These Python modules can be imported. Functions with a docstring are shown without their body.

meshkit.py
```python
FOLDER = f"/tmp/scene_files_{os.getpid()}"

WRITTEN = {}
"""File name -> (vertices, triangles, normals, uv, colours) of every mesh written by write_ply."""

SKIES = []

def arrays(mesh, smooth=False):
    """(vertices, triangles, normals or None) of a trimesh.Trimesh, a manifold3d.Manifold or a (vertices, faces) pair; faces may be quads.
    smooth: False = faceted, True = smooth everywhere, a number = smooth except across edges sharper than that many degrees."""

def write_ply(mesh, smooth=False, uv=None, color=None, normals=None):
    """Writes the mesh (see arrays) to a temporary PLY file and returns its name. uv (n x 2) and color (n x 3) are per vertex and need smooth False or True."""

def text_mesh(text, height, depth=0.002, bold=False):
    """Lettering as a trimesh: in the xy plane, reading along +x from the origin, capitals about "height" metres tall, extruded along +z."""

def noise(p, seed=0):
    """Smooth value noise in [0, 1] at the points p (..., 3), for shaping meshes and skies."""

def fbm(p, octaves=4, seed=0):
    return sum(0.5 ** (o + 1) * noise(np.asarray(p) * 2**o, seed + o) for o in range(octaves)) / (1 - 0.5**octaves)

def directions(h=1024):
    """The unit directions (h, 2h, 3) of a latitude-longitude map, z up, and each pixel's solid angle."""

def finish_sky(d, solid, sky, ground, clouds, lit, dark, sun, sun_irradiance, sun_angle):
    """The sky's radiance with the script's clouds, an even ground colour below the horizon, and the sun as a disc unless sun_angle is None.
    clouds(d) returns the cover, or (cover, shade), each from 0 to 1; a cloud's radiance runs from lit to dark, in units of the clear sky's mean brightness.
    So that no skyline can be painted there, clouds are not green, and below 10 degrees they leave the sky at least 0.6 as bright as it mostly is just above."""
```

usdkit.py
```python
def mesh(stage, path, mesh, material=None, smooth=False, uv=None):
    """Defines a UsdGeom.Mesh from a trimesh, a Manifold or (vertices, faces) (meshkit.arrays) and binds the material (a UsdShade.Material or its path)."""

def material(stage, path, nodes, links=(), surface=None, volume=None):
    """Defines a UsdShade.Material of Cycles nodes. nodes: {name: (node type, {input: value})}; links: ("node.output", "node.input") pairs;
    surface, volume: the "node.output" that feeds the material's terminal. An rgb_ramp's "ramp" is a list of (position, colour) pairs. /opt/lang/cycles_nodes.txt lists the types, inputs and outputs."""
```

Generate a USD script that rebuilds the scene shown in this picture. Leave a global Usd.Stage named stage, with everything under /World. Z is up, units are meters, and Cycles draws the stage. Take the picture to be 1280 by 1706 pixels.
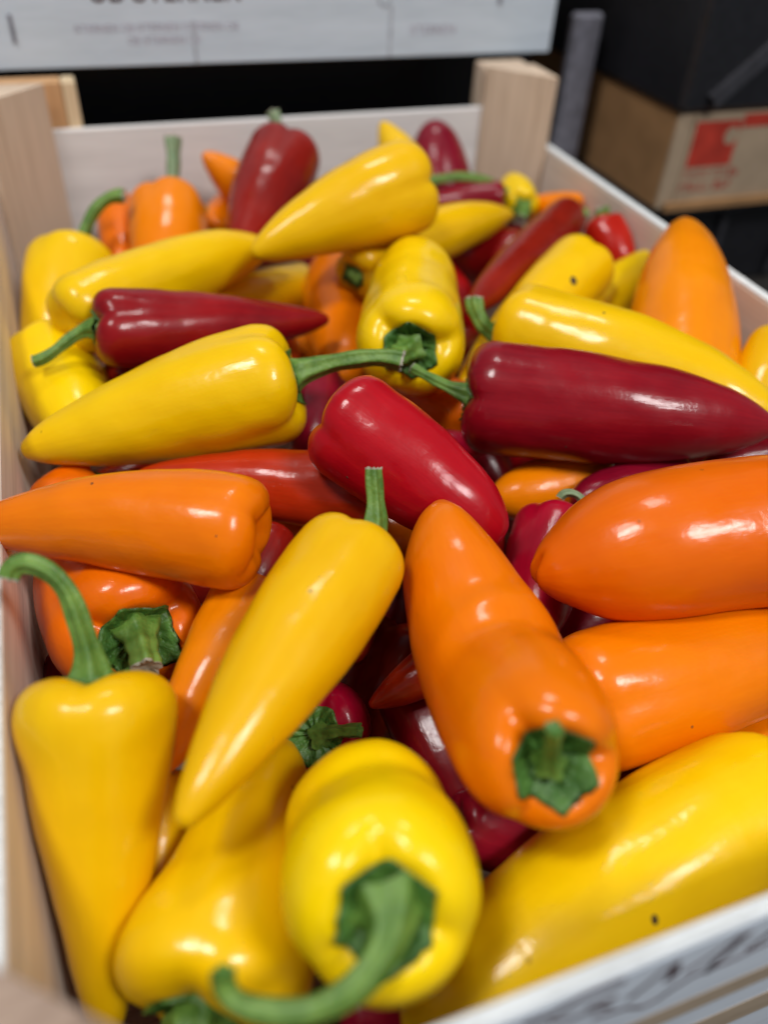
import math, numpy as np, trimesh, usdkit, meshkit
from scipy.interpolate import PchipInterpolator, CubicSpline
from shapely.geometry import Polygon, LineString, Point, box as sbox
from pxr import Usd, UsdGeom, UsdLux, UsdShade, Gf, Sdf

stage = Usd.Stage.CreateInMemory()
UsdGeom.SetStageUpAxis(stage, 'Z'); UsdGeom.SetStageMetersPerUnit(stage, 1.0)
UsdGeom.Xform.Define(stage, '/World'); UsdGeom.Scope.Define(stage, '/World/Looks')

# ------------------------------------------------------------------ camera
CAM = np.array([0.036387, -0.032559, 0.252216]); YAW, PITCH, ROLL, FPX = 0.385574, 0.727237, 0.065061, 1351.95
fw = np.array([math.sin(YAW)*math.cos(PITCH), math.cos(YAW)*math.cos(PITCH), -math.sin(PITCH)])
rt = np.cross(fw, [0, 0, 1]); rt /= np.linalg.norm(rt); up = np.cross(rt, fw)
c_, s_ = math.cos(ROLL), math.sin(ROLL)
rt, up = c_*rt + s_*up, -s_*rt + c_*up
cam = UsdGeom.Camera.Define(stage, '/World/camera')
FOCAL = FPX/1280*36
cam.CreateHorizontalApertureAttr(36.0); cam.CreateVerticalApertureAttr(36.0*1706/1280); cam.CreateFocalLengthAttr(FOCAL)
cam.CreateClippingRangeAttr((0.02, 100.0))
cam.CreateFStopAttr(FOCAL/5.3); cam.CreateFocusDistanceAttr(0.234)
cam.CreateExposureAttr(0.90)
cam.AddTransformOp().Set(Gf.Matrix4d(*rt, 0, *up, 0, *(-fw), 0, *CAM, 1))

# ------------------------------------------------------------------ light: ceiling lamps of a shop, dim surroundings
dome = UsdLux.DomeLight.Define(stage, '/World/sky')
dm = usdkit.material(stage, '/World/Looks/room_light', {'b': ('background_shader', {'color': (.80, .90, 1.0), 'strength': .11})}, surface='b.background')
UsdShade.MaterialBindingAPI.Apply(dome.GetPrim()).Bind(dm)
def lamp(name, pos, aim, w, h, power, color):
    l = UsdLux.RectLight.Define(stage, '/World/'+name)
    l.CreateWidthAttr(w); l.CreateHeightAttr(h); l.CreateIntensityAttr(power); l.CreateColorAttr(color)
    pos, aim = np.array(pos, float), np.array(aim, float)
    z = pos-aim; z /= np.linalg.norm(z); x = np.cross([0, 1, 0.01], z); x /= np.linalg.norm(x); y = np.cross(z, x)
    l.AddTransformOp().Set(Gf.Matrix4d(*x, 0, *y, 0, *z, 0, *pos, 1))
    return l
lamp('ceiling_lamp', (.60, -.77, 1.55), (.15, .15, .1), .40, .30, 26, (1.0, .98, .96))
lamp('ceiling_lamp_001', (-.56, -.02, 1.63), (.15, .15, .1), .32, .27, 27, (1.0, .98, .95))
lamp('ceiling_lamp_002', (.30, .85, 1.80), (.15, .2, .1), .30, .24, 15, (1.0, .98, .95))

# ------------------------------------------------------------------ helpers
used = {}
def pname(parent, name):
    k = (parent, name); n = used.get(k, 0); used[k] = n+1
    return f'{parent}/{name}' + (f'_{n:03d}' if n else '')
def thing(name, label, cat, loc=(0, 0, 0), group=None):
    x = UsdGeom.Xform.Define(stage, pname('/World', name)); x.AddTranslateOp().Set(Gf.Vec3d(*map(float, loc)))
    o = x.GetPrim(); o.SetCustomDataByKey('label', label); o.SetCustomDataByKey('category', cat)
    if group: o.SetCustomDataByKey('group', group)
    return o
def part(parent, name, mesh, mat, smooth=False, label=None, kind=None, uv=None):
    m = usdkit.mesh(stage, pname(str(parent.GetPath()), name), mesh, mat, smooth=smooth, uv=uv).GetPrim()
    if label: m.SetCustomDataByKey('label', label)
    if kind: m.SetCustomDataByKey('kind', kind)
    return m
def bevel_box(lo, hi, b=.0006):
    lo, hi = np.array(lo, float), np.array(hi, float)
    b = min(b, (hi-lo).min()*.4)
    pts = []
    for a in np.ndindex(2, 2, 2):
        c = np.where(a, hi, lo); s = np.where(a, -1, 1)*b
        for k in range(3):
            q = c.copy(); 
            for j in range(3):
                if j != k: q[j] += s[j]
            pts.append(q)
    return trimesh.convex.convex_hull(np.array(pts))
def prism(poly, z0, z1):
    m = trimesh.creation.extrude_polygon(poly, z1-z0, engine='earcut'); m.apply_translation((0, 0, z0)); return m
def onto_front(m, y):         # a mesh drawn in xy with depth along z -> stands in the xz plane, facing -y, at y
    v = m.vertices.copy(); m.vertices = np.stack([v[:, 0], y - v[:, 2], v[:, 1]], 1); return m
def flat(polys, y, depth=.0002):
    ms = []
    for p in polys:
        for g in getattr(p, 'geoms', [p]):
            if g.area > 0: ms.append(trimesh.creation.extrude_polygon(g, depth, engine='earcut'))
    return onto_front(trimesh.util.concatenate(ms), y)

# ------------------------------------------------------------------ materials
def skin(name, c1, c2, rough, coat, sss=.12, sssr=(1, .45, .1), spec=.5):
    return usdkit.material(stage, '/World/Looks/'+name, {
        'tc': ('texture_coordinate', {}), 'oi': ('object_info', {}),
        'n': ('noise_texture', {'scale': 38.0, 'detail': 3.0, 'roughness': .55}),
        'r': ('rgb_ramp', {'ramp': [(0.3, c1), (0.72, c2)]}),
        'v': ('voronoi_texture', {'scale': 170.0}), 'vs': ('separate_color', {}), 'vl': ('math', {'math_type': 'less_than', 'value2': .11}),
        'vg': ('math', {'math_type': 'greater_than', 'value2': .965}), 'vm': ('math', {'math_type': 'multiply'}), 'vk': ('math', {'math_type': 'multiply', 'value2': .4}),
        'mixs': ('mix', {'color2': (.16, .06, .015)}),
        'st': ('mapping', {'scale': (3.0, 17, 1)}), 'n4': ('noise_texture', {'scale': 1.0, 'detail': 5.0, 'roughness': .7}), 'ml': ('mix_float', {'fac': .45}), 'b3': ('bump', {'strength': .10, 'distance': .0012}),
        'mh': ('map_range', {'from_min': 0.0, 'from_max': 1.0, 'to_min': .488, 'to_max': .511}),
        'mv': ('map_range', {'from_min': 0.0, 'from_max': 1.0, 'to_min': .90, 'to_max': 1.06}),
        'h': ('hsv', {}),
        'n2': ('noise_texture', {'scale': 95.0, 'detail': 3.0, 'roughness': .45}),
        'n3': ('noise_texture', {'scale': 900.0, 'detail': 2.0}),
        'mr': ('map_range', {'from_min': .3, 'from_max': .7, 'to_min': rough-.06, 'to_max': rough+.10}),
        'b': ('bump', {'strength': .16, 'distance': .0022}),
        'b2': ('bump', {'strength': .05, 'distance': .0006}),
        'p': ('principled_bsdf', {'coat_weight': coat, 'coat_roughness': .11, 'coat_ior': 1.45, 'subsurface_weight': sss, 'subsurface_scale': .004,
              'subsurface_radius': sssr, 'ior': 1.45, 'specular_ior_level': spec}),
    }, [('tc.object', 'n.vector'), ('tc.UV', 'st.vector'), ('st.vector', 'n4.vector'), ('n.fac', 'ml.a'), ('n4.fac', 'ml.b'), ('ml.result', 'r.fac'), ('tc.object', 'v.vector'), ('v.color', 'vs.color'), ('v.distance', 'vl.value1'), ('vs.r', 'vg.value1'),
        ('vl.value', 'vm.value1'), ('vg.value', 'vm.value2'), ('vm.value', 'vk.value1'), ('vk.value', 'mixs.fac'), ('r.color', 'mixs.color1'), ('mixs.color', 'h.color'), ('oi.random', 'mh.value'), ('oi.random', 'mv.value'),
        ('mh.result', 'h.hue'), ('mv.result', 'h.value'), ('h.color', 'p.base_color'), ('tc.object', 'n2.vector'), ('tc.object', 'n3.vector'),
        ('n2.fac', 'b.height'), ('n3.fac', 'b2.height'), ('b.normal', 'b3.normal'), ('n4.fac', 'b3.height'), ('b3.normal', 'b2.normal'), ('b2.normal', 'p.normal'), ('b2.normal', 'p.coat_normal'),
        ('n2.fac', 'mr.value'), ('mr.result', 'p.roughness')], surface='p.BSDF')
SK = {'y': skin('yellow_skin', (.83, .49, .0005), (.88, .56, .001), .34, .45, sss=.06, sssr=(1, .5, .05), spec=.15),
      'o': skin('orange_skin', (.76, .165, .0002), (.84, .21, .0003), .32, .45, sss=.05, sssr=(1, .3, .05), spec=.15),
      'r': skin('red_skin', (.33, .003, .002), (.48, .007, .004), .28, .4, spec=.2, sss=.06, sssr=(1, .1, .05)),
      'm': skin('dark_red_skin', (.15, .002, .006), (.30, .005, .008), .30, .4, spec=.2, sss=.05, sssr=(1, .1, .05))}
def green(name, c1, c2, scale, rough=.5, bs=.5):
    return usdkit.material(stage, '/World/Looks/'+name, {
        'tc': ('texture_coordinate', {}), 'oi': ('object_info', {}),
        'n': ('noise_texture', {'scale': scale, 'detail': 4.0, 'roughness': .6}),
        'r': ('rgb_ramp', {'ramp': [(0.3, c1), (0.7, c2)]}),
        'n2': ('noise_texture', {'scale': 600.0, 'detail': 4.0}),
        'b': ('bump', {'strength': bs, 'distance': .0008}),
        'p': ('principled_bsdf', {'roughness': rough, 'subsurface_weight': .05, 'subsurface_scale': .002}),
    }, [('tc.object', 'n.vector'), ('n.fac', 'r.fac'), ('r.color', 'p.base_color'), ('tc.object', 'n2.vector'), ('n2.fac', 'b.height'), ('b.normal', 'p.normal')], surface='p.BSDF')
GREEN = {'stem': green('green_stem', (.048, .13, .012), (.17, .30, .05), 160.0),
         'pale': green('pale_stem', (.12, .20, .09), (.24, .31, .17), 160.0),
         'cap': green('green_cap', (.030, .10, .014), (.095, .22, .035), 170.0, .45, .9),
         'dry': green('dry_stem_end', (.20, .19, .13), (.42, .40, .31), 500.0, .8, 1.0)}
BLEM = green('brown_speck', (.03, .015, .006), (.08, .04, .015), 500.0, .7)
def wood(name, c1, c2, sc, rough=.7, bs=.25):
    return usdkit.material(stage, '/World/Looks/'+name, {
        'tc': ('texture_coordinate', {}), 'm': ('mapping', {'scale': sc}),
        'n': ('noise_texture', {'scale': 1.0, 'detail': 6.0, 'roughness': .62, 'distortion': .35}),
        'm2': ('mapping', {'scale': tuple(x*5 for x in sc)}),
        'n2': ('noise_texture', {'scale': 1.0, 'detail': 3.0}),
        'mx': ('mix_float', {'fac': .35}),
        'r': ('rgb_ramp', {'ramp': [(0.28, c1), (0.55, c2), (.8, tuple(min(1, x*1.08) for x in c2))]}),
        'b': ('bump', {'strength': bs, 'distance': .0006}),
        'p': ('principled_bsdf', {'roughness': rough, 'specular_ior_level': .25}),
    }, [('tc.object', 'm.vector'), ('m.vector', 'n.vector'), ('tc.object', 'm2.vector'), ('m2.vector', 'n2.vector'), ('n.fac', 'mx.a'), ('n2.fac', 'mx.b'), ('mx.result', 'r.fac'), ('r.color', 'p.base_color'),
        ('mx.result', 'b.height'), ('b.normal', 'p.normal')], surface='p.BSDF')
W_SIDE = wood('side_wood', (.56, .46, .38), (.74, .64, .55), (120, 6, 130))
W_POST = wood('post_wood', (.50, .36, .25), (.68, .53, .40), (170, 170, 9))
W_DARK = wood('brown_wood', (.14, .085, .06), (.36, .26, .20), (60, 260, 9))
W_POSTL = wood('cream_wood', (.62, .42, .22), (.74, .58, .38), (160, 160, 9))
W_WHITE = wood('white_board', (.66, .64, .63), (.78, .76, .75), (9, 120, 130), .6, .15)
W_PRINT = wood('white_printed_board', (.50, .57, .64), (.60, .67, .75), (12, 120, 120), .5, .12)
W_FRONT = wood('white_front_board', (.60, .66, .74), (.74, .80, .88), (12, 120, 120), .5, .12)
W_BAND = wood('bare_wood_band', (.30, .22, .15), (.46, .36, .26), (40, 400, 500), .7, .2)
W_EDGE = wood('white_edge', (.46, .47, .46), (.76, .78, .78), (60, 500, 400), .8, .5)
def plain(name, c, rough=.6, spec=.5, nscale=200.0, var=.25):
    return usdkit.material(stage, '/World/Looks/'+name, {
        'tc': ('texture_coordinate', {}), 'n': ('noise_texture', {'scale': nscale, 'detail': 4.0}),
        'r': ('rgb_ramp', {'ramp': [(.3, tuple(x*(1-var) for x in c)), (.7, tuple(min(1, x*(1+var)) for x in c))]}),
        'p': ('principled_bsdf', {'roughness': rough, 'specular_ior_level': spec})},
        [('tc.object', 'n.vector'), ('n.fac', 'r.fac'), ('r.color', 'p.base_color')], surface='p.BSDF')
INK = plain('maroon_ink', (.055, .018, .022), .6)
INK_GREY = plain('faded_maroon_ink', (.40, .37, .44), .6)
INK_PALE = plain('pale_grey_mark', (.46, .50, .56), .6)
BLACK = plain('black_plastic', (.010, .010, .013), .45, .4)
BLACK2 = plain('charcoal_plastic', (.035, .035, .042), .5, .4)
GREY = plain('grey_plastic', (.19, .19, .23), .5)
CARD = plain('cardboard', (.33, .18, .08), .85, .2, 60.0, .12)
CARDP = plain('pale_cardboard', (.36, .27, .185), .85, .2, 60.0, .1)
RED = plain('red_print', (.42, .035, .02), .7, .3, 90.0, .2)
REDP = plain('faded_red_print', (.36, .09, .06), .7, .3, 90.0, .2)
TABLE = plain('dark_table', (.03, .026, .024), .5)

# ------------------------------------------------------------------ display table (setting)
t = usdkit.mesh(stage, pname('/World', 'table_top'), bevel_box((-.35, -.25, -.04), (1.1, 1.2, -.0045), .003), TABLE).GetPrim()
t.SetCustomDataByKey('kind', 'structure'); t.SetCustomDataByKey('label', 'dark display table under the crates'); t.SetCustomDataByKey('category', 'table')

# ------------------------------------------------------------------ the crate
W, L, HS, HE, HP = .30, .4305, .100, .1150, .137
cr = thing('wooden_crate', 'open plywood crate holding the pile of peppers, white printed front board', 'crate')
part(cr, 'bottom_board', bevel_box((0.0005, 0.0005, -.004), (W-.0005, L-.0005, 0)), W_DARK)  # board coloured dark to paint in the shade between the peppers
for x0, x1, nm in ((-.0045, 0, 'left'), (W, W+.005, 'right')):
    sp = part(cr, 'side_panel', bevel_box((x0, -.0045, -.004), (x1, L+.0035, HS-.0012)), W_SIDE)
    part(sp, 'rough_edge', bevel_box((x0+.0002, -.0043, HS-.0012), (x1-.0002, L+.0033, HS), .0004), W_EDGE)
fp = part(cr, 'front_panel', bevel_box((.0005, -.003, -.004), (W-.0005, 0, HE-.0008)), W_FRONT)
part(fp, 'rough_edge', bevel_box((.0007, -.0028, HE-.0008), (W-.0007, -.0016, HE), .0004), W_EDGE)
part(fp, 'rough_edge', bevel_box((.0007, -.0014, HE-.0008), (W-.0007, -.0002, HE+.0002), .0004), W_EDGE)
part(cr, 'back_panel', bevel_box((.0005, L, -.004), (W-.0005, L+.0035, HE)), W_WHITE)
a, b = .044, .030
for (px, py, sx, sy) in ((0, L, 1, -1), (W, L, -1, -1), (0, 0, 1, 1), (W, 0, -1, 1)):
    aa = {(0, L): .030, (W, L): .030}.get((px, py), .0265); b = .030 if py else .0235
    tri = Polygon([(px+sx*.0002, py+sy*.0002), (px+sx*aa, py+sy*.0002), (px+sx*(aa+.0005), py+sy*.002), (px+sx*.002, py+sy*(b+.0005)), (px+sx*.0002, py+sy*b)])
    if tri.exterior.is_ccw is False: tri = Polygon(list(tri.exterior.coords)[::-1])
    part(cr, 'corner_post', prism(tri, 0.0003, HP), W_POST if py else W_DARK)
part(cr, 'end_batten', bevel_box((.002, L+.0037, .0), (.0385, L+.016, HP-.001)), wood('orange_wood', (.50, .27, .12), (.62, .36, .18), (160, 160, 9)))
part(cr, 'end_batten', bevel_box((.0388, L+.0037, .0), (.0455, L+.016, HP-.001)), W_POSTL)
part(cr, 'end_batten', bevel_box((W-.030, L+.0037, .0), (W-.001, L+.016, HP-.001)), W_POST)
def ribbon(pts, w):
    return LineString(pts).buffer(w, cap_style=1)
STROKES = [([(.0786,.1077),(.083,.1066),(.0866,.1097),(.0907,.111),(.0949,.1104)],.0010),([(.0916,.1015),(.0934,.1019),(.0956,.1021)],.0009),
 ([(.1005,.0969),(.1027,.1014),(.105,.1061),(.1075,.1067)],.0005),([(.1068,.1067),(.1082,.1012),(.108,.0988)],.0010),
 ([(.1115,.0989),(.1142,.1016),(.1175,.105),(.1193,.1078),(.1222,.1073)],.0004),([(.1186,.0928),(.1185,.0971),(.1199,.1011),(.1212,.1070)],.0009),
 ([(.0945,.093),(.1017,.0905),(.1064,.086),(.1096,.087),(.1115,.0902),(.115,.0938),(.119,.0934),(.124,.0932),(.1279,.0945),(.1313,.0952)],.00045),
 ([(.084,.1022),(.089,.0995),(.0936,.0996),(.0969,.0961)],.00045),([(.062,.108),(.069,.101),(.076,.099)],.001),([(.126,.097),(.130,.104),(.134,.109),(.135,.099),(.139,.096)],.0007)]
part(fp, 'printed_script', flat([ribbon(pts, w) for pts, w in STROKES], -.003), INK)
part(fp, 'bare_band', flat([sbox(.002, .0640, W-.002, .0757)], -.003, .00015), W_BAND)
part(fp, 'bare_band', flat([sbox(.002, .030, W-.002, .048)], -.003, .00015), W_BAND)

# ------------------------------------------------------------------ crate stacked behind, on a dark stand
st_ = thing('display_stand', 'black stand under the rear white crate, seen through the dark slot', 'stand')
part(st_, 'body', bevel_box((-.15, L+.075, -.004), (.34, L+.50, .1355), .002), BLACK)
RY = L+.022
rc = thing('wooden_crate', 'white crate behind the peppers with maroon print on its front board', 'crate')
x0, x1, z0, z1 = .004, .3215, .1375, .262
rf = part(rc, 'front_panel', bevel_box((x0, RY, z0), (x1, RY+.005, z1)), W_PRINT)
part(rc, 'back_panel', bevel_box((x0, RY+.43, z0), (x1, RY+.435, z1)), W_WHITE)
part(rc, 'side_panel', bevel_box((x0, RY+.0052, z0), (x0+.005, RY+.4298, z1-.015)), W_SIDE)
part(rc, 'side_panel', bevel_box((x1-.005, RY+.0052, z0), (x1, RY+.4298, z1-.015)), W_SIDE)
part(rc, 'bottom_board', bevel_box((x0+.0052, RY+.0052, z0), (x1-.0052, RY+.4298, z0+.004)), W_SIDE)
def words(x0, x1, z, h, seed, wmin=3, wmax=8):
    rng = np.random.default_rng(seed); out = []; x = x0
    while x < x1:
        for _ in range(rng.integers(wmin, wmax)):
            w = h*rng.uniform(.35, .65)
            if x+w > x1: break
            out.append(sbox(x, z, x+w*.3, z+h)); out.append(sbox(x+w*.3, z+h*rng.choice([0, .4, .8]), x+w, z+h*rng.choice([.2, .55, 1.0])+.0002))
            x += w+h*.22
        x += h*.5
    return out
big = []
for ch, x in (('OB', .0590), ('STERNEN', .0795)):
    m = meshkit.text_mesh(ch, .0088, .0002, bold=True); m.apply_translation((x, .1668, 0)); big.append(m)
for m in big: part(rf, 'printed_word', onto_front(m, RY), INK)
for txt, x, z, h in (('STERNEN OB STERNEN STERNEN OB', .050, .1535, .0034), ('OB STERNEN OB', .075, .1478, .0034), ('STERNEN', .230, .1490, .0044)):
    m = meshkit.text_mesh(txt, h, .0002); m.apply_translation((x, z, 0)); part(rf, 'printed_line', onto_front(m, RY), INK_GREY)
for q_ in (Point(.214, .1670).buffer(.004).difference(Point(.214, .1670).buffer(.0028)), sbox(.2175, .1385, .2190, .1640), sbox(.1083, .1385, .1098, .158)): part(rf, 'printed_mark', flat([q_], RY-.0002*(q_.area > 2.5e-5)), INK_PALE)
for q_ in (sbox(.0205, .150, .0223, .162), sbox(.283, .163, .2848, .172)): part(rf, 'staple', flat([q_], RY, .0008), GREY)

# ------------------------------------------------------------------ right of the crate: grey upright, cardboard tray, black crates
g = thing('plastic_post', 'grey plastic upright standing between white rear crate and cardboard box', 'post')
part(g, 'upright', bevel_box((.3455, .468, -.004), (.3665, .476, .1545), .002), GREY)
part(g, 'foot', bevel_box((.340, .4765, -.0043), (.370, .500, .004), .001), GREY)
lb = thing('plastic_crate', 'black plastic crate under the cardboard box at right', 'crate')
part(lb, 'body', bevel_box((.374, .402, -.004), (.80, .79, .050), .002), BLACK)
part(lb, 'rim', bevel_box((.369, .397, .0502), (.805, .795, .0590), .002), BLACK2)
for i in range(7): part(lb, 'rib', bevel_box((.39+i*.055, .398, .000), (.395+i*.055, .4018, .050), .0008), BLACK2)
cb = thing('cardboard_box', 'brown cardboard box with red print beside the pepper crate', 'box')
bx, by, bz0, bz1 = .380, .3885, .0605, .1172
part(cb, 'front_wall', bevel_box((bx+.0115, by, bz0), (.80, by+.004, bz1)), CARDP)
part(cb, 'corner_flap', bevel_box((bx, by+.0008, bz0), (bx+.0113, by+.004, bz1)), CARDP)
part(cb, 'side_wall', bevel_box((bx, by+.0042, bz0), (bx+.004, .79, bz1)), CARD)
part(cb, 'bottom_flap', bevel_box((bx+.004, by-.0035, bz0-.0008), (.79, by-.0002, bz0+.005), .0006), CARD)
red = sbox(bx+.013, .086, bx+.046, .1125).difference(Point(bx+.041, .1035).buffer(.0052))
pr = part(cb, 'printed_block', flat([red, sbox(bx+.047, .108, bx+.10, .1155)], by), RED)
part(cb, 'printed_line', flat(words(bx+.013, bx+.060, .0790, .005, 4), by), REDP)
part(cb, 'printed_line', flat(words(bx+.013, bx+.052, .0710, .0055, 5), by), REDP)
ub = thing('plastic_crate', 'black plastic crate standing on top of the cardboard box', 'crate')
part(ub, 'body', bevel_box((.376, .386, .1180), (.80, .79, .33), .003), BLACK)
part(ub, 'rim', bevel_box((.371, .381, .3302), (.805, .795, .342), .003), BLACK2)
d = np.array([.075, .062]); n_ = np.array([-d[1], d[0]])/np.linalg.norm(d)*.0042; p0 = np.array([.395, .125])
part(ub, 'brace', flat([Polygon([p0-n_, p0+d-n_, p0+d+n_, p0+n_])], .386, .004), BLACK2)

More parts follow.
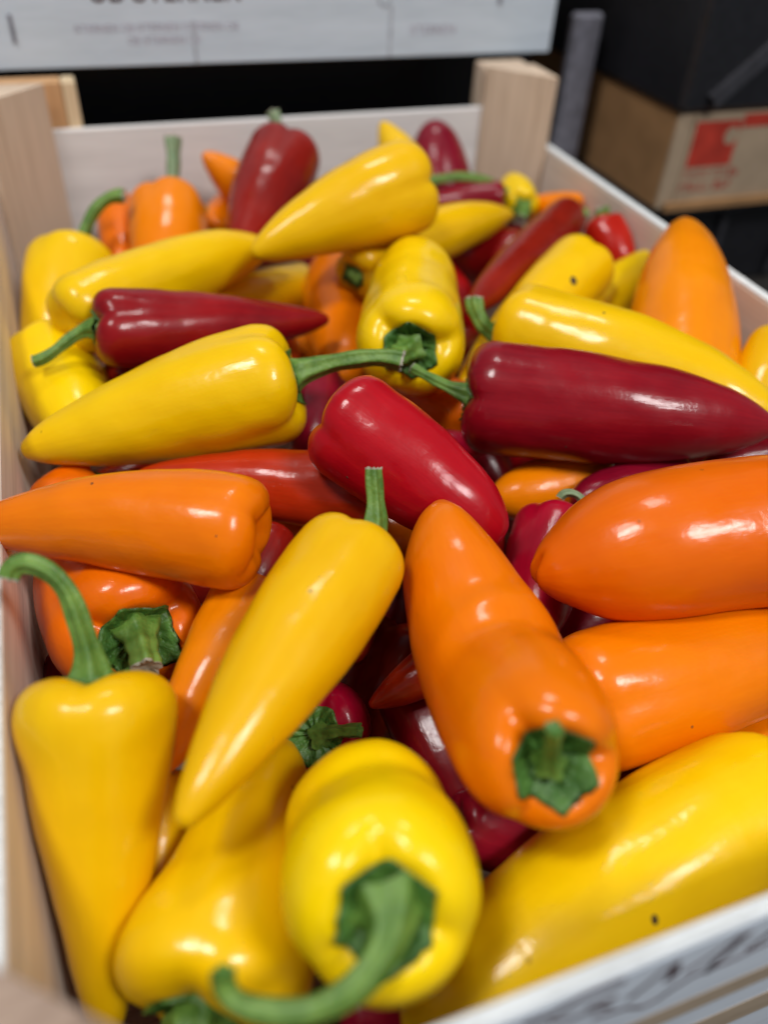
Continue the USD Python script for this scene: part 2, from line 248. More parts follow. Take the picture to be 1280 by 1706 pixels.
# ------------------------------------------------------------------ peppers
# key, colour, calyx centre, tip, greatest radius, bend, profile, stem (points, radius at start, at end), cap size, label
PEPPERS = [
('y1','y',(0.0928,0.1992,0.1005),(0.0019,0.2124,0.0785),0.0205,(0,0,0,0,0,0),'cone',([(0.0936,0.1996,0.1013),(0.1024,0.1985,0.1039),(0.1129,0.1946,0.1073),(0.1223,0.1909,0.1089),(0.1284,0.188,0.1085)],0.0049,0.0027),0.46,'plump yellow pepper lying flat, long curved stem reaching right across the heap centre'),
('m2','m',(0.0338,0.2547,0.0971),(0.1244,0.2587,0.0872),0.0150,(-0.0002,-0.0006,-0.0007,0,0,0),'cone',([(0.0338,0.2548,0.0973),(0.027,0.2562,0.0958),(0.0209,0.2546,0.0931),(0.0098,0.2532,0.0885)],0.0033,0.0017),0.46,'dark red pepper lying behind the long-stemmed flat yellow pepper, kinked stem at left wall'),
('o3','o',(0.0637,0.1227,0.1037),(-0.0097,0.1542,0.0974),0.0153,(0.0007,0.0022,0.0026,0,0,0),'cone',None,0.46,'long smooth orange pepper resting its tip over the left crate wall'),
('y4','y',(0.019,0.0942,0.0952),(0.0076,0.0348,0.0467),0.0179,(0,0,0,0,0,0),'taper',([(0.0179,0.0945,0.095),(0.0188,0.0982,0.1008),(0.0182,0.1035,0.1076),(0.0167,0.1084,0.1135),(0.013,0.112,0.1173),(0.0084,0.1143,0.1176),(0.0055,0.1132,0.1153)],0.0046,0.0020),0.46,'yellow pepper standing tip down in the front left corner, tall hooked green stem'),
('o5','o',(0.0287,0.1201,0.0778),(0.0135,0.1761,0.067),0.0211,(0,0,0,-0.0003,0.0035,-0.0035),'full',([(0.0293,0.121,0.079),(0.0299,0.1129,0.0813),(0.03,0.106,0.0817)],0.0050,0.0028),0.55,'orange pepper with broad ragged green cap beside the hooked-stem yellow pepper'),
('o6','o',(0.0631,0.1223,0.0829),(0.0272,0.0809,0.0712),0.0119,(0,0,0,0,0,0),'cone',([(0.0644,0.1219,0.0831),(0.0663,0.1227,0.0832),(0.0682,0.1231,0.0829)],0.0022,0.0014),0.46,'slim orange pepper leaning diagonally behind the yellow pepper with a black speck'),
('y7','y',(0.0878,0.1099,0.104),(0.0318,0.0509,0.1),0.0149,(-0.0003,0.0004,0.0003,0,0,0),'cone',([(0.0889,0.1092,0.1037),(0.0922,0.1116,0.1077),(0.0942,0.1165,0.1135),(0.0953,0.1219,0.1197)],0.0047,0.0017),0.46,'yellow pepper lying diagonally across the front centre, upright stem, black speck on shoulder'),
('o8','o',(0.1039,0.0372,0.1081),(0.1161,0.1215,0.1024),0.0185,(-0.0044,0.0016,-0.0002,0.0081,0.0124,-0.0163),'wedge',([(0.1039,0.0371,0.1079),(0.1026,0.0361,0.1154),(0.1015,0.036,0.1223)],0.0027,0.0013),0.5,'large orange pepper pointing away, green cap facing viewer, pinched waist and glossy tip'),
('o9','o',(0.2197,0.0788,0.1032),(0.1331,0.0956,0.0939),0.0216,(0.0007,0.0024,0.0027,0,0,0),'round',None,0.46,'big glossy orange pepper at the right edge with cleft blunt tip'),
('o10','o',(0.1336,0.0668,0.0723),(0.2264,0.0647,0.0751),0.0187,(0,0,0,0,0,0),'blunt',None,0.46,'broad orange pepper under the cleft-tipped one, running out of the right edge'),
('o11','o',(0.2185,0.0548,0.0516),(0.171,0.0467,0.0459),0.0152,(0,0,0,0,0,0),'blunt',None,0.46,'orange pepper low at right edge between broad orange pepper and front yellow pepper'),
('r12','r',(0.0988,0.1649,0.108),(0.1354,0.1167,0.0883),0.0165,(0,0,0,0,0,0),'blunt',None,0.46,'bright red pepper lying diagonally in the heap centre with long pale highlight'),
('r13','r',(0.1128,0.1565,0.0768),(0.0376,0.1876,0.0799),0.0134,(0.0002,0.0006,0.0007,0,0,0),'cone',None,0.46,'bright red pepper tucked under the diagonal red pepper and the flat yellow pepper'),
('m14','m',(0.1509,0.1776,0.0968),(0.2424,0.1294,0.0991),0.0189,(0,0,0,0,0,0),'full',([(0.1509,0.1778,0.0971),(0.145,0.1817,0.0986),(0.1392,0.1872,0.1004),(0.135,0.1923,0.1016)],0.0035,0.0014),0.46,'long dark red pepper at right with pointed tip and thin curved green stem'),
('y15','y',(0.186,0.2197,0.0959),(0.2561,0.1336,0.0927),0.0188,(0.0017,0.001,0.0018,0,0,0),'full',([(0.1846,0.2174,0.0928),(0.1786,0.2203,0.0948),(0.1752,0.2245,0.0993),(0.1749,0.2293,0.1041)],0.0040,0.0026),0.46,'long yellow pepper lying just behind the pointed dark red pepper at right'),
('y16','y',(0.1376,0.2019,0.1034),(0.1732,0.2874,0.0972),0.0209,(0,0,0,0.0042,0.0098,-0.0054),'blunt',([(0.1368,0.2022,0.1033),(0.1324,0.1979,0.1045),(0.1283,0.1948,0.1056)],0.0043,0.0027),0.5,'yellow pepper with dark green cap facing viewer, behind the long curved stem'),
('o17','o',(0.1499,0.3309,0.0703),(0.1299,0.2482,0.0612),0.0167,(0,0,0,0,0,0),'blunt',None,0.46,'dull orange pepper left of the yellow pepper whose green cap faces the viewer'),
('o18','o',(0.1116,0.3096,0.0483),(0.1518,0.2961,0.0416),0.0110,(0,0,0,0,0,0),'blunt',None,0.46,'little orange pepper glimpsed between the dark red pepper and the long curved green stem'),
('y19','y',(0.0232,0.2739,0.0922),(0.1179,0.3265,0.0909),0.0155,(0.0006,0.0019,0.0022,0,0,0),'full',None,0.46,'long yellow pepper lying above the kinked-stem dark red pepper at left'),
('y20','y',(0.0305,0.3585,0.081),(0.0051,0.2938,0.0479),0.0206,(0,0,0,0,0,0),'cone',([(0.0315,0.3581,0.081),(0.0381,0.3643,0.0933),(0.0469,0.3673,0.1016),(0.0564,0.3659,0.1041)],0.0042,0.0024),0.46,'yellow pepper at the left wall with green stem arching right'),
('y21','y',(0.0119,0.292,0.0688),(0.0229,0.2265,0.0656),0.0184,(0,0,0,0,0,0),'blunt',None,0.46,'yellow pepper wedged low at left wall below the kinked green stem'),
('y22','y',(0.1407,0.3487,0.0543),(0.074,0.3023,0.0732),0.0152,(0,0,0,0,0,0),'blunt',([(0.1404,0.3488,0.0543),(0.1422,0.3472,0.0549),(0.1432,0.345,0.0545)],0.0038,0.0022),0.46,'small yellow pepper with dark cap behind the dark red pepper at left centre'),
('y23','y',(0.178,0.3014,0.1237),(0.0987,0.2825,0.1072),0.0198,(0.0003,0.001,0.0012,0,0,0),'cone',None,0.46,'largest yellow pepper of the back rows, lying across the heap top'),
('y24','y',(0.1455,0.2899,0.0893),(0.2503,0.3417,0.0879),0.0136,(0.0007,0.0025,0.0029,0,0,0),'full',([(0.1455,0.2899,0.0893),(0.1485,0.2892,0.0944),(0.1504,0.2914,0.1004)],0.0032,0.0017),0.46,'slender yellow pepper curving right below the largest back-row yellow pepper'),
('m25','m',(0.143,0.3959,0.108),(0.0995,0.3267,0.0863),0.0196,(0,0,0,0,0,0),'cone',([(0.1427,0.3958,0.1078),(0.1411,0.4034,0.1165),(0.1398,0.4098,0.1241)],0.0041,0.0023),0.46,'dark red pepper leaning on the crate back panel, broad top above back yellow pepper'),
('o26','o',(0.0793,0.3876,0.0907),(0.0666,0.331,0.0701),0.0191,(0,0,0,0,0,0),'blunt',([(0.0795,0.3871,0.0903),(0.0837,0.3963,0.1031),(0.0863,0.4056,0.1154)],0.0046,0.0030),0.46,'orange pepper standing upright at back left with pale straight stem'),
('o27','o',(0.0559,0.4108,0.0817),(0.0502,0.3618,0.0698),0.0117,(0,0,0,0,0,0),'blunt',None,0.46,'small orange pepper half hidden left of the upright orange pepper'),
('o28','o',(0.1227,0.4011,0.0878),(0.101,0.4066,0.1072),0.0111,(0,0,0,0,0,0),'cone',None,0.46,'small orange pepper tip against the back panel left of the leaning dark red pepper'),
('y29','y',(0.2074,0.3762,0.0935),(0.1989,0.4079,0.1169),0.0129,(0,0,0,0,0,0),'cone',None,0.46,'yellow pepper tip poking up behind the largest back-row yellow pepper'),
('m30','m',(0.2302,0.3859,0.0748),(0.2311,0.412,0.1148),0.0174,(0,0,0,0,0,0),'blunt',None,0.46,'round-ended dark red pepper standing against the right part of the back panel'),
('r31','m',(0.2522,0.3578,0.0896),(0.207,0.3731,0.0833),0.0097,(0,0,0,0,0,0),'full',([(0.2525,0.359,0.0911),(0.2426,0.365,0.0977),(0.2268,0.3696,0.0988),(0.2111,0.3721,0.0963)],0.0036,0.0022),0.46,'dark red pepper at back with long green stem lying over it'),
('y32','y',(0.2641,0.3567,0.0848),(0.2718,0.3881,0.0878),0.0103,(0,0,0,0,0,0),'blunt',([(0.2641,0.3567,0.0848),(0.261,0.349,0.0844),(0.2576,0.3447,0.0831)],0.0043,0.0026),0.46,'small yellow pepper with green cap at back right near the corner post'),
('m33','m',(0.2779,0.3311,0.088),(0.1815,0.2477,0.088),0.0113,(0,0,0,0,0,0),'full',([(0.2782,0.3309,0.088),(0.2813,0.3282,0.0895),(0.2834,0.3251,0.0886)],0.0044,0.0028),0.46,'slim dark red pepper slanting between two yellow peppers at back right'),
('y34','y',(0.2524,0.27,0.0928),(0.1659,0.2152,0.0742),0.0160,(0,0,0,0,0,0),'cone',None,0.46,'yellow pepper slanting below the slim dark red one, small brown nib on top'),
('y35','y',(0.244,0.2569,0.0583),(0.2974,0.2852,0.0865),0.0166,(0,0,0,0,0,0),'cone',None,0.46,'yellow pepper with sharp raised tip left of the tall orange pepper'),
('o36','o',(0.2475,0.1828,0.0763),(0.2985,0.2673,0.1092),0.0233,(0.0007,-0.0002,0,0,0,0),'point',None,0.46,'tall matt orange pepper standing above the right crate wall'),
('y37','y',(0.2919,0.185,0.0943),(0.2653,0.1623,0.0693),0.0121,(0,0,0,0,0,0),'blunt',None,0.46,'yellow pepper cut by the right edge below the tall orange pepper'),
('o39','o',(0.197,0.1546,0.0666),(0.152,0.1534,0.0698),0.0125,(0,0,0,0,0,0),'blunt',None,0.46,'shiny orange pepper shaded under the pointed dark red pepper at centre right'),
('m40','m',(0.217,0.1384,0.0749),(0.172,0.1354,0.0786),0.0105,(0,0,0,0,0,0),'blunt',None,0.46,'dark red pepper squeezed between shaded orange pepper and big glossy orange one'),
('m41','m',(0.2724,0.1368,0.0791),(0.226,0.139,0.0792),0.0099,(0,0,0,0,0,0),'cone',None,0.46,'dark red pepper at right edge under the pointed dark red tip'),
('r42','r',(0.1651,0.1311,0.0753),(0.1389,0.0948,0.065),0.0131,(-0.0018,0.0006,-0.0001,0,0,0),'blunt',([(0.1657,0.1303,0.0747),(0.1692,0.1285,0.0804),(0.1704,0.1292,0.0846),(0.1676,0.1319,0.0862),(0.1645,0.1328,0.0844)],0.0024,0.0011),0.46,'red pepper with small curled dry stem, left of the cleft-tipped orange pepper'),
('o43','o',(0.1661,0.1944,0.0708),(0.1415,0.2357,0.067),0.0130,(0,0,0,0,0,0),'blunt',None,0.46,'orange pepper below the crossing stems, between two red peppers'),
('m44','m',(0.1137,0.2337,0.073),(0.0947,0.1802,0.07),0.0117,(0,0,0,0,0,0),'blunt',None,0.46,'dark red pepper behind upper end of diagonal red pepper, below long curved stem'),
('o45','o',(0.1291,0.1547,0.0547),(0.0742,0.174,0.0536),0.0133,(0,0,0,0,0,0),'blunt',None,0.46,'orange pepper shaded beneath the tucked bright red pepper'),
('r47','r',(0.0694,0.0888,0.0585),(0.0808,0.104,0.0411),0.0139,(0,0,0,0,0,0),'blunt',([(0.071,0.088,0.0583),(0.0744,0.0837,0.0644),(0.079,0.08,0.0685)],0.0028,0.0014),0.62,'small red pepper with crinkled green cap below the diagonal yellow pepper'),
('r48','r',(0.1085,0.0931,0.0702),(0.0849,0.0882,0.0653),0.0067,(0,0,0,0,0,0),'cone',None,0.46,'small red pepper tip against the left flank of the large pinched orange pepper'),
('m49','m',(0.1146,0.1261,0.0403),(0.0855,0.0939,0.0169),0.0199,(0,0,0,0,0,0),'blunt',None,0.46,'dark red pepper deep in the gap between front yellow and pinched orange pepper'),
('y50','y',(0.0633,0.0211,0.1061),(0.0736,0.064,0.0728),0.0190,(0,0,0,0.0011,0.0025,-0.0054),'round',([(0.0637,0.0215,0.1067),(0.0601,0.0142,0.1081),(0.0542,0.011,0.1068),(0.0471,0.0107,0.105),(0.0397,0.0131,0.1044),(0.0351,0.0166,0.1046),(0.0346,0.0195,0.1074)],0.0044,0.0016),0.5,'round-shouldered yellow pepper facing viewer at front, thick green stem curving left'),
('y51','y',(0.0285,0.0298,0.0642),(0.0603,0.0847,0.0652),0.0206,(0,0,0,0,0,0),'cone',([(0.0285,0.0297,0.064),(0.0264,0.0248,0.0671),(0.026,0.0186,0.065)],0.0055,0.0029),0.5,'yellow pepper at bottom left of centre, base towards the crate front, dark green cap'),
('y52','y',(0.176,0.0298,0.064),(0.0682,0.013,0.0548),0.0222,(-0.0011,0.0014,0.001,0,0,0),'blunt',None,0.46,'big yellow pepper lying along the front crate panel'),
('y53','y',(0.0279,0.086,0.0638),(0.0221,0.0565,0.0542),0.0075,(0,0,0,0,0,0),'blunt',None,0.46,'yellow sliver between the front left yellow pepper and its neighbour'),
('m61','m',(0.1339,0.1647,0.0315),(0.1092,0.1372,0.0123),0.0171,(0,0,0,0,0,0),'blunt',None,0.46,'dark red pepper sunk between the upright-stemmed yellow pepper and the pinched orange pepper tip'),
('m60','m',(0.103,0.099,0.0536),(0.1056,0.0538,0.0416),0.0123,(0,0,0,0,0,0),'blunt',None,0.46,'dark red pepper in the dark gap along the left flank of the pinched orange pepper'),
('m54','m',(0.0968,0.0544,0.0588),(0.1199,0.0414,0.0466),0.0092,(0,0,0,0,0,0),'blunt',None,0.46,'dark red pepper in the gap behind the big front-panel yellow pepper'),
('m54b','m',(0.0567,0.027,0.0397),(0.0901,0.0246,0.0331),0.0134,(0,0,0,0,0,0),'blunt',None,0.46,'dark red pepper deep at bottom below the thick curving stem'),
('m55','m',(0.0094,0.1438,0.0477),(0.0026,0.1134,0.0485),0.0091,(0,0,0,0,0,0),'blunt',None,0.46,'dark red pepper at the left wall below the capped orange pepper'),
('o56','o',(0.0216,0.2065,0.0674),(0.002,0.1966,0.0693),0.0073,(0,0,0,0,0,0),'blunt',([(0.0216,0.2063,0.0672),(0.0236,0.2047,0.0678),(0.0251,0.2029,0.0681)],0.0021,0.0015),0.46,'small orange pepper with green cap under the flat yellow pepper at left wall'),
('r57','r',(0.2879,0.316,0.0892),(0.2914,0.2883,0.0733),0.0116,(0,0,0,0,0,0),'blunt',([(0.2879,0.316,0.0892),(0.2893,0.3175,0.0929),(0.2888,0.3193,0.096)],0.0037,0.0025),0.46,'red pepper by the right crate wall behind the sharp-tipped yellow pepper'),
('o58','o',(0.2935,0.3453,0.0844),(0.2773,0.3725,0.0777),0.0091,(0,0,0,0,0,0),'blunt',None,0.46,'orange pepper end against right wall behind the slim dark red pepper'),
('o59','o',(0.0971,0.3828,0.0732),(0.1182,0.4224,0.0771),0.0103,(0,0,0,0,0,0),'blunt',([(0.0968,0.384,0.0743),(0.0963,0.3884,0.0802),(0.0961,0.3918,0.0852)],0.0031,0.0020),0.46,'orange pepper with thin green stem behind upright orange one at back left'),
]
BURIED = [
('r',(0.1554,0.1016,0.0275),(0.2238,0.1216,0.0503),0.0200,'red pepper sunk in the gap under the cleft tip of the big orange pepper'),
('r',(0.1952,0.1569,0.0253),(0.2006,0.2453,0.032),0.0184,'red sliver under the middle of the pointed dark red pepper'),
('m',(0.1003,0.014,0.0254),(0.1722,0.0707,0.0108),0.0164,'dark red scrap between the front crate panel and the big yellow pepper along it'),
('m',(0.2495,0.321,0.0669),(0.1964,0.3948,0.05),0.0176,'dark red pepper in shade between slender yellow and slim slanting dark red one at back'),
('r',(0.01,0.2235,0.0292),(0.0672,0.2879,0.0077),0.0159,'tiny red scrap under the flat yellow pepper, nearest the left wall'),
('m',(0.0363,0.2659,0.059),(0.115,0.2933,0.0475),0.0166,'sliver of dark red pepper under the kinked-stem dark red pepper, near left wall'),
('m',(0.1923,0.2745,0.0488),(0.2092,0.1934,0.0572),0.0159,'dark red scrap right of capped yellow pepper, by the green stem above pointed dark red'),
('r',(0.2758,0.1833,0.0481),(0.2539,0.1109,0.0459),0.0190,'thin red line under the tip half of the pointed dark red pepper'),
('m',(0.1756,0.2466,0.0317),(0.1706,0.1711,0.0506),0.0177,'dark red pepper beneath the base of the pointed dark red pepper'),
('m',(0.1525,0.4034,0.0473),(0.0879,0.3681,0.0502),0.0161,'dark scrap of pepper under the left end of the largest back-row yellow pepper'),
('m',(0.2674,0.3791,0.0546),(0.2892,0.3103,0.0707),0.0169,'dark red scrap beside the small capped yellow pepper at back right'),
('m',(0.1376,0.1409,0.0682),(0.1131,0.0929,0.0613),0.0122,'dark red sliver between diagonal red pepper and shaded orange one at centre right'),
('r',(0.0137,0.2058,0.0485),(0.0575,0.2267,0.0557),0.0091,'red scrap above the long smooth orange pepper, under the flat yellow one'),
('m',(0.0559,0.1876,0.0222),(0.092,0.1511,0.0404),0.0117,'dark red scrap in gap beneath right end of the long smooth orange pepper'),
('m',(0.1884,0.059,0.0211),(0.1415,0.0553,0.0417),0.0122,'dark red sliver between pinched orange pepper and big front-panel yellow pepper'),
('m',(0.0746,0.1557,0.0695),(0.046,0.1169,0.0477),0.0112,'dark red pepper in the gap between long smooth orange and diagonal yellow pepper'),
('m',(0.1033,0.2599,0.0583),(0.1118,0.306,0.0686),0.0096,'dark red scrap above the base of the flat yellow pepper'),
('r',(0.1916,0.327,0.0727),(0.213,0.2767,0.0511),0.0122,'red scrap between the capped yellow pepper and lower end of the slim slanting one'),
('m',(0.0999,0.358,0.0711),(0.144,0.3759,0.0592),0.0090,'thin dark red scrap between the two long yellow peppers at back left'),
('m',(0.0784,0.1078,0.0693),(0.1111,0.1496,0.0593),0.0113,'dark red pepper deep right of the black-specked diagonal yellow pepper, above crinkled green cap'),
('r',(0.1108,0.1961,0.0548),(0.1654,0.1765,0.0733),0.0110,'red scrap between orange pepper below crossing stems and pointed dark red pepper'),
]

PROF = {'cone': ([0,.06,.14,.25,.4,.55,.7,.82,.92,.97,1],[.55,.88,1,.98,.9,.78,.62,.47,.31,.19,.05]),
        'full': ([0,.06,.14,.25,.4,.55,.7,.82,.92,.97,1],[.6,.92,1,1,.97,.91,.78,.6,.36,.2,.05]),
        'taper': ([0,.06,.14,.27,.4,.52,.7,.82,.92,.97,1],[.55,.88,1,.87,.76,.66,.47,.35,.22,.14,.04]),
        'round': ([0,.06,.14,.25,.4,.55,.7,.785,.9,.95,.98,1],[.55,.88,1,1,.99,.97,.90,.80,.52,.36,.22,.06]),
        'wedge': ([0,.06,.14,.25,.4,.55,.7,.82,.92,.97,1],[.55,.9,1.01,1.03,.98,.87,.75,.58,.38,.22,.05]),
        'point': ([0,.06,.14,.25,.4,.55,.7,.82,.92,.97,1],[.55,.88,1,1,.96,.87,.73,.57,.37,.22,.05]),
        'blunt': ([0,.06,.14,.25,.4,.55,.7,.82,.92,.97,1],[.55,.88,1,1,.97,.92,.82,.69,.49,.32,.08])}
# key -> lobe roll (rad), lobe depth, pinch (where, depth, width, roll)
SPECIAL = {'o8': dict(roll=.4, lobe=.02, pinch=(.18, .15, .075), side=.25, noise=.35), 'y50': dict(roll=.9, lobe=.025, pinch=(.42, .06, .14)), 'y16': dict(roll=.2, lobe=.04, pinch=(.45, .03, .14)), 'y20': dict(lobe=.03), 'y21': dict(lobe=.03),
           'y51': dict(lobe=.03, roll=1.0, pinch=(.45, .08, .12)), 'o9': dict(lobe=.05, cleft=.3), 'o3': dict(roll=.5, lobe=.012), 'y1': dict(roll=1.2, lobe=.09), 'y4': dict(lobe=.03)}
def frame(t, ref):
    n = ref - t*(ref@t); n /= np.linalg.norm(n); return n, np.cross(t, n)
class Body:
    def __init__(s, key, B, T, R, bend, kind, seed, nu=60, nv=56):
        rng = np.random.default_rng(seed); s.rng = rng
        B, T, bend = np.array(B), np.array(T), np.array(bend, float); s.B = B; bend2 = bend[3:] if len(bend) > 3 else np.zeros(3); bend = bend[:3]
        Ln = np.linalg.norm(T-B); q = R/Ln
        sp = SPECIAL.get(key, {})
        ps, pr = map(np.array, PROF[kind])
        S = [q*.10, q*.05, -q*.015, -q*.005, q*.07, q*.20, q*.42]; RR = [0, .28, .52, .70, .86, .955, 1.0]
        k = ps > q*.42+.07
        tail = list(zip(ps[k], pr[k])); tail = [(a, r) for a, r in tail if a < .985]
        S += [a for a, r in tail]; RR += [r for a, r in tail]
        e = tail[-1]; S += [e[0]+(1-e[0])*.55, e[0]+(1-e[0])*.88, 1.0]; RR += [e[1]*.74, e[1]*.40, 0.0]
        S, RR = np.array(S)*Ln, np.array(RR)*R
        ch = np.concatenate([[0], np.cumsum(np.hypot(np.diff(S), np.diff(RR)))]); ch /= ch[-1]
        fs, fr = PchipInterpolator(ch, S), PchipInterpolator(ch, RR)
        u = np.concatenate([np.linspace(0, .12, 9)[:-1], np.linspace(.12, .35, 17)[:-1], np.linspace(.35, .9, nu-36)[:-1], np.linspace(.9, 1, 12)])
        a, r = fs(u)/Ln, np.maximum(fr(u), 0)
        s.nu, s.nv = len(u), nv
        phi = np.linspace(0, 2*np.pi, nv, endpoint=False)
        nv_ = nv; roll = sp.get('roll', rng.uniform(0, 2*np.pi)); lobe = sp.get('lobe', rng.uniform(.05, .10)); nl = 3 if rng.random() < .75 else 4
        s.roll, s.nl = roll, nl
        A, PH = np.meshgrid(a, phi, indexing='ij'); RAD = np.repeat(r[:, None], nv, 1)
        wl = np.exp(-np.maximum(A, 0)/.28)
        g = (1-np.abs(np.cos(nl*.5*(PH-roll))))**1.6           # 1 in the grooves between lobes
        RAD = RAD*(1 - lobe*1.5*wl*g + lobe*.35*wl*(1-g) + .02*np.cos(2*(PH-roll))*(1-wl))
        shoulder = np.interp(RAD/R, [.2, .55, .85, 1.1], [0, 1, .5, 0])*(A < .3)
        AX = A*Ln - shoulder*R*.10*(1-g) + shoulder*R*.10*g*lobe/.08
        if 'pinch' in sp:
            s0, dp, w = sp['pinch']; side = sp.get('side')
            RAD = RAD*(1 - dp*np.exp(-((A-s0-.05*np.cos(PH-roll))/w)**2)*(1 if side is None else np.clip(np.cos(PH-side), 0, 1)**1.5))
        if 'cleft' in sp:
            AX = AX - R*.13*np.exp(-(RAD*np.sin(PH-sp['cleft'])/(.06*R))**2)*np.clip((A-.94)/.05, 0, 1)**2
        # centre line and frames
        def cl(x): x = np.asarray(x)[..., None]; return B + (T-B)*x + 4*x*(1-x)*bend + 6.75*x*(1-x)**2*bend2
        tx = AX/Ln; P = cl(np.clip(tx, -.02, 1)); P = cl(tx)
        tan = (T-B)[None] + (4-8*a)[:, None]*bend + (6.75*(1-a)*(1-3*a))[:, None]*bend2; tan /= np.linalg.norm(tan, axis=1, keepdims=True)
        ref = np.array([0, 0, 1.0]); 
        if abs(tan[0]@ref) > .85: ref = np.array([0, 1.0, 0])
        V = np.zeros((s.nu, nv, 3)); 
        for i in range(s.nu):
            n, b = frame(tan[i], ref)
            V[i] = P[i] + RAD[i][:, None]*(np.cos(phi)[:, None]*n + np.sin(phi)[:, None]*b)
        # gentle irregularity: dents and long waves
        d = V-P; dn = d/np.maximum(np.linalg.norm(d, axis=-1, keepdims=True), 1e-9)
        Q = V*np.array([1, 1, 1])/ (R*1.5) + seed*3.1
        w = np.clip(RAD/R*1.6, 0, 1)[..., None]*np.clip(A/.05, .15, 1)[..., None]
        V = V + sp.get('noise', 1.0)*dn*w*R*(.11*(meshkit.fbm(Q, 2, seed)-.5)+.05*(meshkit.fbm(Q*2.6, 2, seed+9)-.5))[..., None]
        V[0] = V[0].mean(0); V[-1] = V[-1].mean(0)
        s.V, s.P, s.tan, s.R, s.Ln, s.phi, s.RAD, s.A = V, P, tan, R, Ln, phi, RAD, A
        s.n0, s.b0 = frame(tan[0], ref)
    def mesh(s):
        nu, nv = s.nu, s.nv
        v = np.vstack([s.V[0, :1], s.V[1:-1].reshape(-1, 3), s.V[-1, :1]]) - s.B
        f = []; N = nu-2
        j = np.arange(nv); jn = (j+1) % nv
        f.append(np.stack([0*j, 1+jn, 1+j], 1))
        for i in range(N-1):
            a, b = 1+i*nv, 1+(i+1)*nv
            f.append(np.stack([a+j, a+jn, b+jn], 1)); f.append(np.stack([a+j, b+jn, b+j], 1))
        a = 1+(N-1)*nv
        f.append(np.stack([a+j, a+jn, 0*j+1+N*nv], 1))
        f = np.vstack(f); m = trimesh.Trimesh(v, f, process=False)
        if m.volume < 0: m.invert()
        return m
    def uv(s):
        m = np.abs(s.phi-np.pi)/np.pi; a = s.A[1:-1]; k = s.R*97 % 7
        return np.vstack([[[k, .5]], np.stack([a.ravel()+k, np.tile(m, len(a))+k], 1), [[1+k, .5]]])
    def at(s, r, k):          # the base surface at radius r (fraction of R) on column k: point and outward normal
        i = np.interp(r, s.RAD[:30, k]/s.R, np.arange(30)) if False else None
        col = s.RAD[:26, k]/s.R; mono = np.maximum.accumulate(col)
        x = np.interp(r, mono, np.arange(26)); i0 = int(x); t = x-i0; i1 = min(i0+1, 25)
        return s.V[i0, k]*(1-t)+s.V[i1, k]*t
    def cap(s, size):
        rng = s.rng; nv = s.nv; nr = 9
        npt = int(rng.integers(5, 8)); ph0 = rng.uniform(0, 6.28)
        pts = rng.uniform(.93, 1.08, npt)
        ang = (s.phi-ph0) % (2*np.pi)/(2*np.pi)*npt; k = np.floor(ang).astype(int) % npt; tt = ang-np.floor(ang)
        cx = lambda q: pts[q % npt][:, None]*np.stack([np.cos(2*np.pi*q/npt), np.sin(2*np.pi*q/npt)], 1)
        p0, p1 = cx(k), cx(k+1); dd = 2*np.pi*(k+tt)/npt; dirs = np.stack([np.cos(dd), np.sin(dd)], 1)
        e = p1-p0; cross = lambda u, w: u[:, 0]*w[:, 1]-u[:, 1]*w[:, 0]
        rim = cross(p0, e)/cross(dirs, e)                       # straight edges between the corners of the cap
        rim *= 1-.02*np.sin(np.pi*tt)
        rim *= 1+.09*(meshkit.fbm(np.stack([np.cos(s.phi)*4, np.sin(s.phi)*4, 0*s.phi+s.R*900], 1), 2)-.5)
        V = []
        t0 = -s.tan[0]
        for j in range(nr+2):
            x = min(j/nr, 1.0); ring = []
            for c in range(nv):
                q = s.at(size*rim[c]*x, c)
                ridge = (.045*np.cos(s.phi[c]*12+ph0+2*math.sin(s.phi[c]*3))+.018*np.cos(s.phi[c]*23))*min(1, 2.2*x*(1.15-x))
                lift = s.R*(.09*(1-x)**1.5 + .03 + ridge + .16*max(0, x-.72)*(.25+.75*math.sin(s.phi[c]*2+ph0)**2))
                if j == nr+1: lift = -.05*s.R
                out = q - s.P[6, c]; out -= s.tan[0]*(out@s.tan[0]); no = np.linalg.norm(out); out = out/no if no > 1e-9 else out*0
                nrm = t0*(1-.55*min(1, size*x*1.2)) + out*(.5*size*x); nrm /= np.linalg.norm(nrm)
                ring.append(q + nrm*lift)
            V.append(ring)
        V = np.array(V); V[0] = V[0].mean(0)
        v = np.vstack([V[0, :1], V[1:].reshape(-1, 3)])-s.B; j = np.arange(nv); jn = (j+1) % nv; f = [np.stack([0*j, 1+jn, 1+j], 1)]
        for i in range(nr):
            a, b = 1+i*nv, 1+(i+1)*nv
            f.append(np.stack([a+j, a+jn, b+jn], 1)); f.append(np.stack([a+j, b+jn, b+j], 1))
        return trimesh.Trimesh(v, np.vstack(f), process=False)
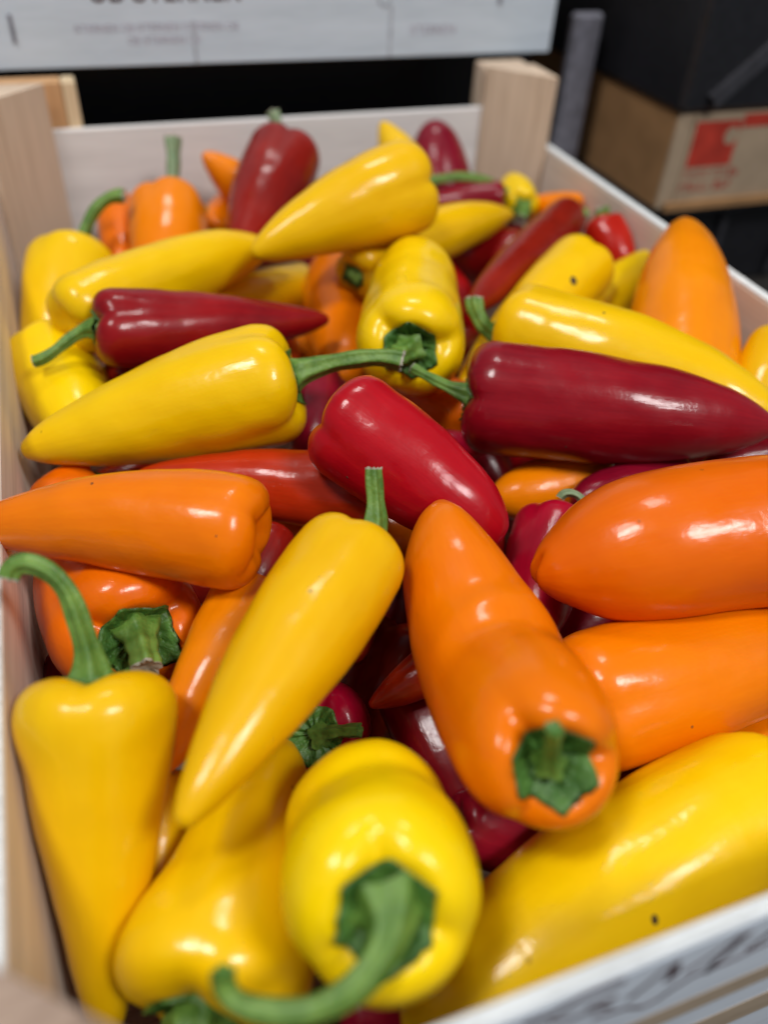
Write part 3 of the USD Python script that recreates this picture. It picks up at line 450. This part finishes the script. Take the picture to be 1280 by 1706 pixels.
def stem_mesh(pts, r0, r1, rng, flare=1.0, n=40, nv=30):
    pts = np.array(pts); ch = np.concatenate([[0], np.cumsum(np.linalg.norm(np.diff(pts, axis=0), axis=1))]); tot = ch[-1]
    cs = CubicSpline(ch/tot, pts); x = np.linspace(0, 1, n); P = cs(x); Tn = cs(x, 1); Tn /= np.linalg.norm(Tn, axis=1, keepdims=True)
    r = r0*.62 + (r1-r0*.62)*x**.8; r += r0*.75*np.exp(-x*tot/(r0*.9)) ; r *= 1+.22*np.exp(-((1-x)*tot/(r1*2.2))**2)
    ref = np.array([.3, .2, 1.0]); n_, b_ = frame(Tn[0], ref); phi = np.linspace(0, 2*np.pi, nv, endpoint=False); V = []
    ph = rng.uniform(0, 6)
    for i in range(n):
        n_, b_ = frame(Tn[i], n_)
        rr = r[i]*(1+.15*np.cos(5*phi+ph+x[i]*1.2)+.04*np.cos(11*phi+ph*2)+.05*np.cos(2*phi+ph))*(1+.05*math.sin(x[i]*17+ph))
        V.append(P[i]+rr[:, None]*(np.cos(phi)[:, None]*n_+np.sin(phi)[:, None]*b_))
    V = np.array(V); v = V.reshape(-1, 3); j = np.arange(nv); jn = (j+1) % nv; f = []
    for i in range(n-1):
        a, b = i*nv, (i+1)*nv
        f.append(np.stack([a+j, a+jn, b+jn], 1)); f.append(np.stack([a+j, b+jn, b+j], 1))
    # cut end: a ragged shallow dish
    e = V[-1]; c = e.mean(0); d = Tn[-1]; h = r[-1]
    rings = [e + d*h*.0, c+(e-c)*1.03 + d*h*.25*rng.uniform(.2, 1.5, nv)[:, None], c+(e-c)*.6 + d*h*.05, np.repeat((c-d*h*.15)[None], nv, 0)]
    cv = np.vstack(rings); cf = []
    for i in range(3):
        a, b = i*nv, (i+1)*nv
        cf.append(np.stack([a+j, a+jn, b+jn], 1)); cf.append(np.stack([a+j, b+jn, b+j], 1))
    return trimesh.Trimesh(v, np.vstack(f), process=False), trimesh.Trimesh(cv, np.vstack(cf), process=False)
KIND = {'y': ('yellow_pepper', 'pepper'), 'o': ('orange_pepper', 'pepper'), 'r': ('red_pepper', 'pepper'), 'm': ('dark_red_pepper', 'pepper')}
PALE = {'o26', 'r42', 'm25'}
BODIES, PATHS = {}, {}
def shift(m, B):
    m.vertices = m.vertices - np.array(B); return m
for i, (key, col, B, T, R, bend, kind, stem, csize, label) in enumerate(PEPPERS):
    bd = Body(key, B, T, R, bend, kind, i+11); BODIES[key] = bd
    o = thing(KIND[col][0], label, KIND[col][1], B, 'peppers heaped in the crate')
    PATHS[key] = o.GetPath()
    part(o, 'body', bd.mesh(), SK[col], smooth=True, uv=bd.uv())
    if stem:
        part(o, 'cap', bd.cap(csize), GREEN['cap'], smooth=True)
        sm, cut = stem_mesh(*stem, bd.rng)
        sp = part(o, 'stem', shift(sm, B), GREEN['pale' if key in PALE else 'stem'], smooth=True)
        part(sp, 'cut_end', shift(cut, B), GREEN['cap' if key in ('y50', 'o8', 'y16', 'r47') else 'dry'], smooth=40)
for i, (col, B, T, R, label) in enumerate(BURIED):
    bd = Body('buried', B, T, R, (0, 0, .004), 'cone', i+211, nu=50, nv=28)
    o = thing(KIND[col][0], label, 'pepper', B, 'peppers heaped in the crate')
    part(o, 'body', bd.mesh(), SK[col], smooth=True, uv=bd.uv())
# dark specks on the skins: pepper, ring, column, radius
SPECKS = [('y7', 27, 55, 0.00043), ('y52', 32, 51, 0.00101), ('o8', 6, 8, 0.0007), ('y34', 25, 50, 0.00206), ('o6', 24, 49, 0.00062), ('o3', 33, 0, 0.00046), ('o3', 14, 48, 0.00029), ('r12', 25, 15, 0.00044), ('o10', 24, 11, 0.00038), ('m14', 26, 16, 0.0004), ('y15', 26, 2, 0.00054)]
for key, i, j, r in SPECKS:
    bd = BODIES[key]; q = bd.V[i, j]; n = q-bd.P[i, j]; n /= np.linalg.norm(n)
    m = trimesh.creation.icosphere(2, 1.0); a_, b_ = frame(n, np.array([.3, .5, .8])); v = m.vertices*(1+.25*(meshkit.noise(m.vertices*2.1+i)-.5))[:, None]
    m.vertices = r*(v[:, :1]*a_ + v[:, 1:2]*b_*.8) + v[:, 2:]*n*r*.25 + q - bd.B
    part(stage.GetPrimAtPath(PATHS[key]), 'blemish', m, BLEM, smooth=True)
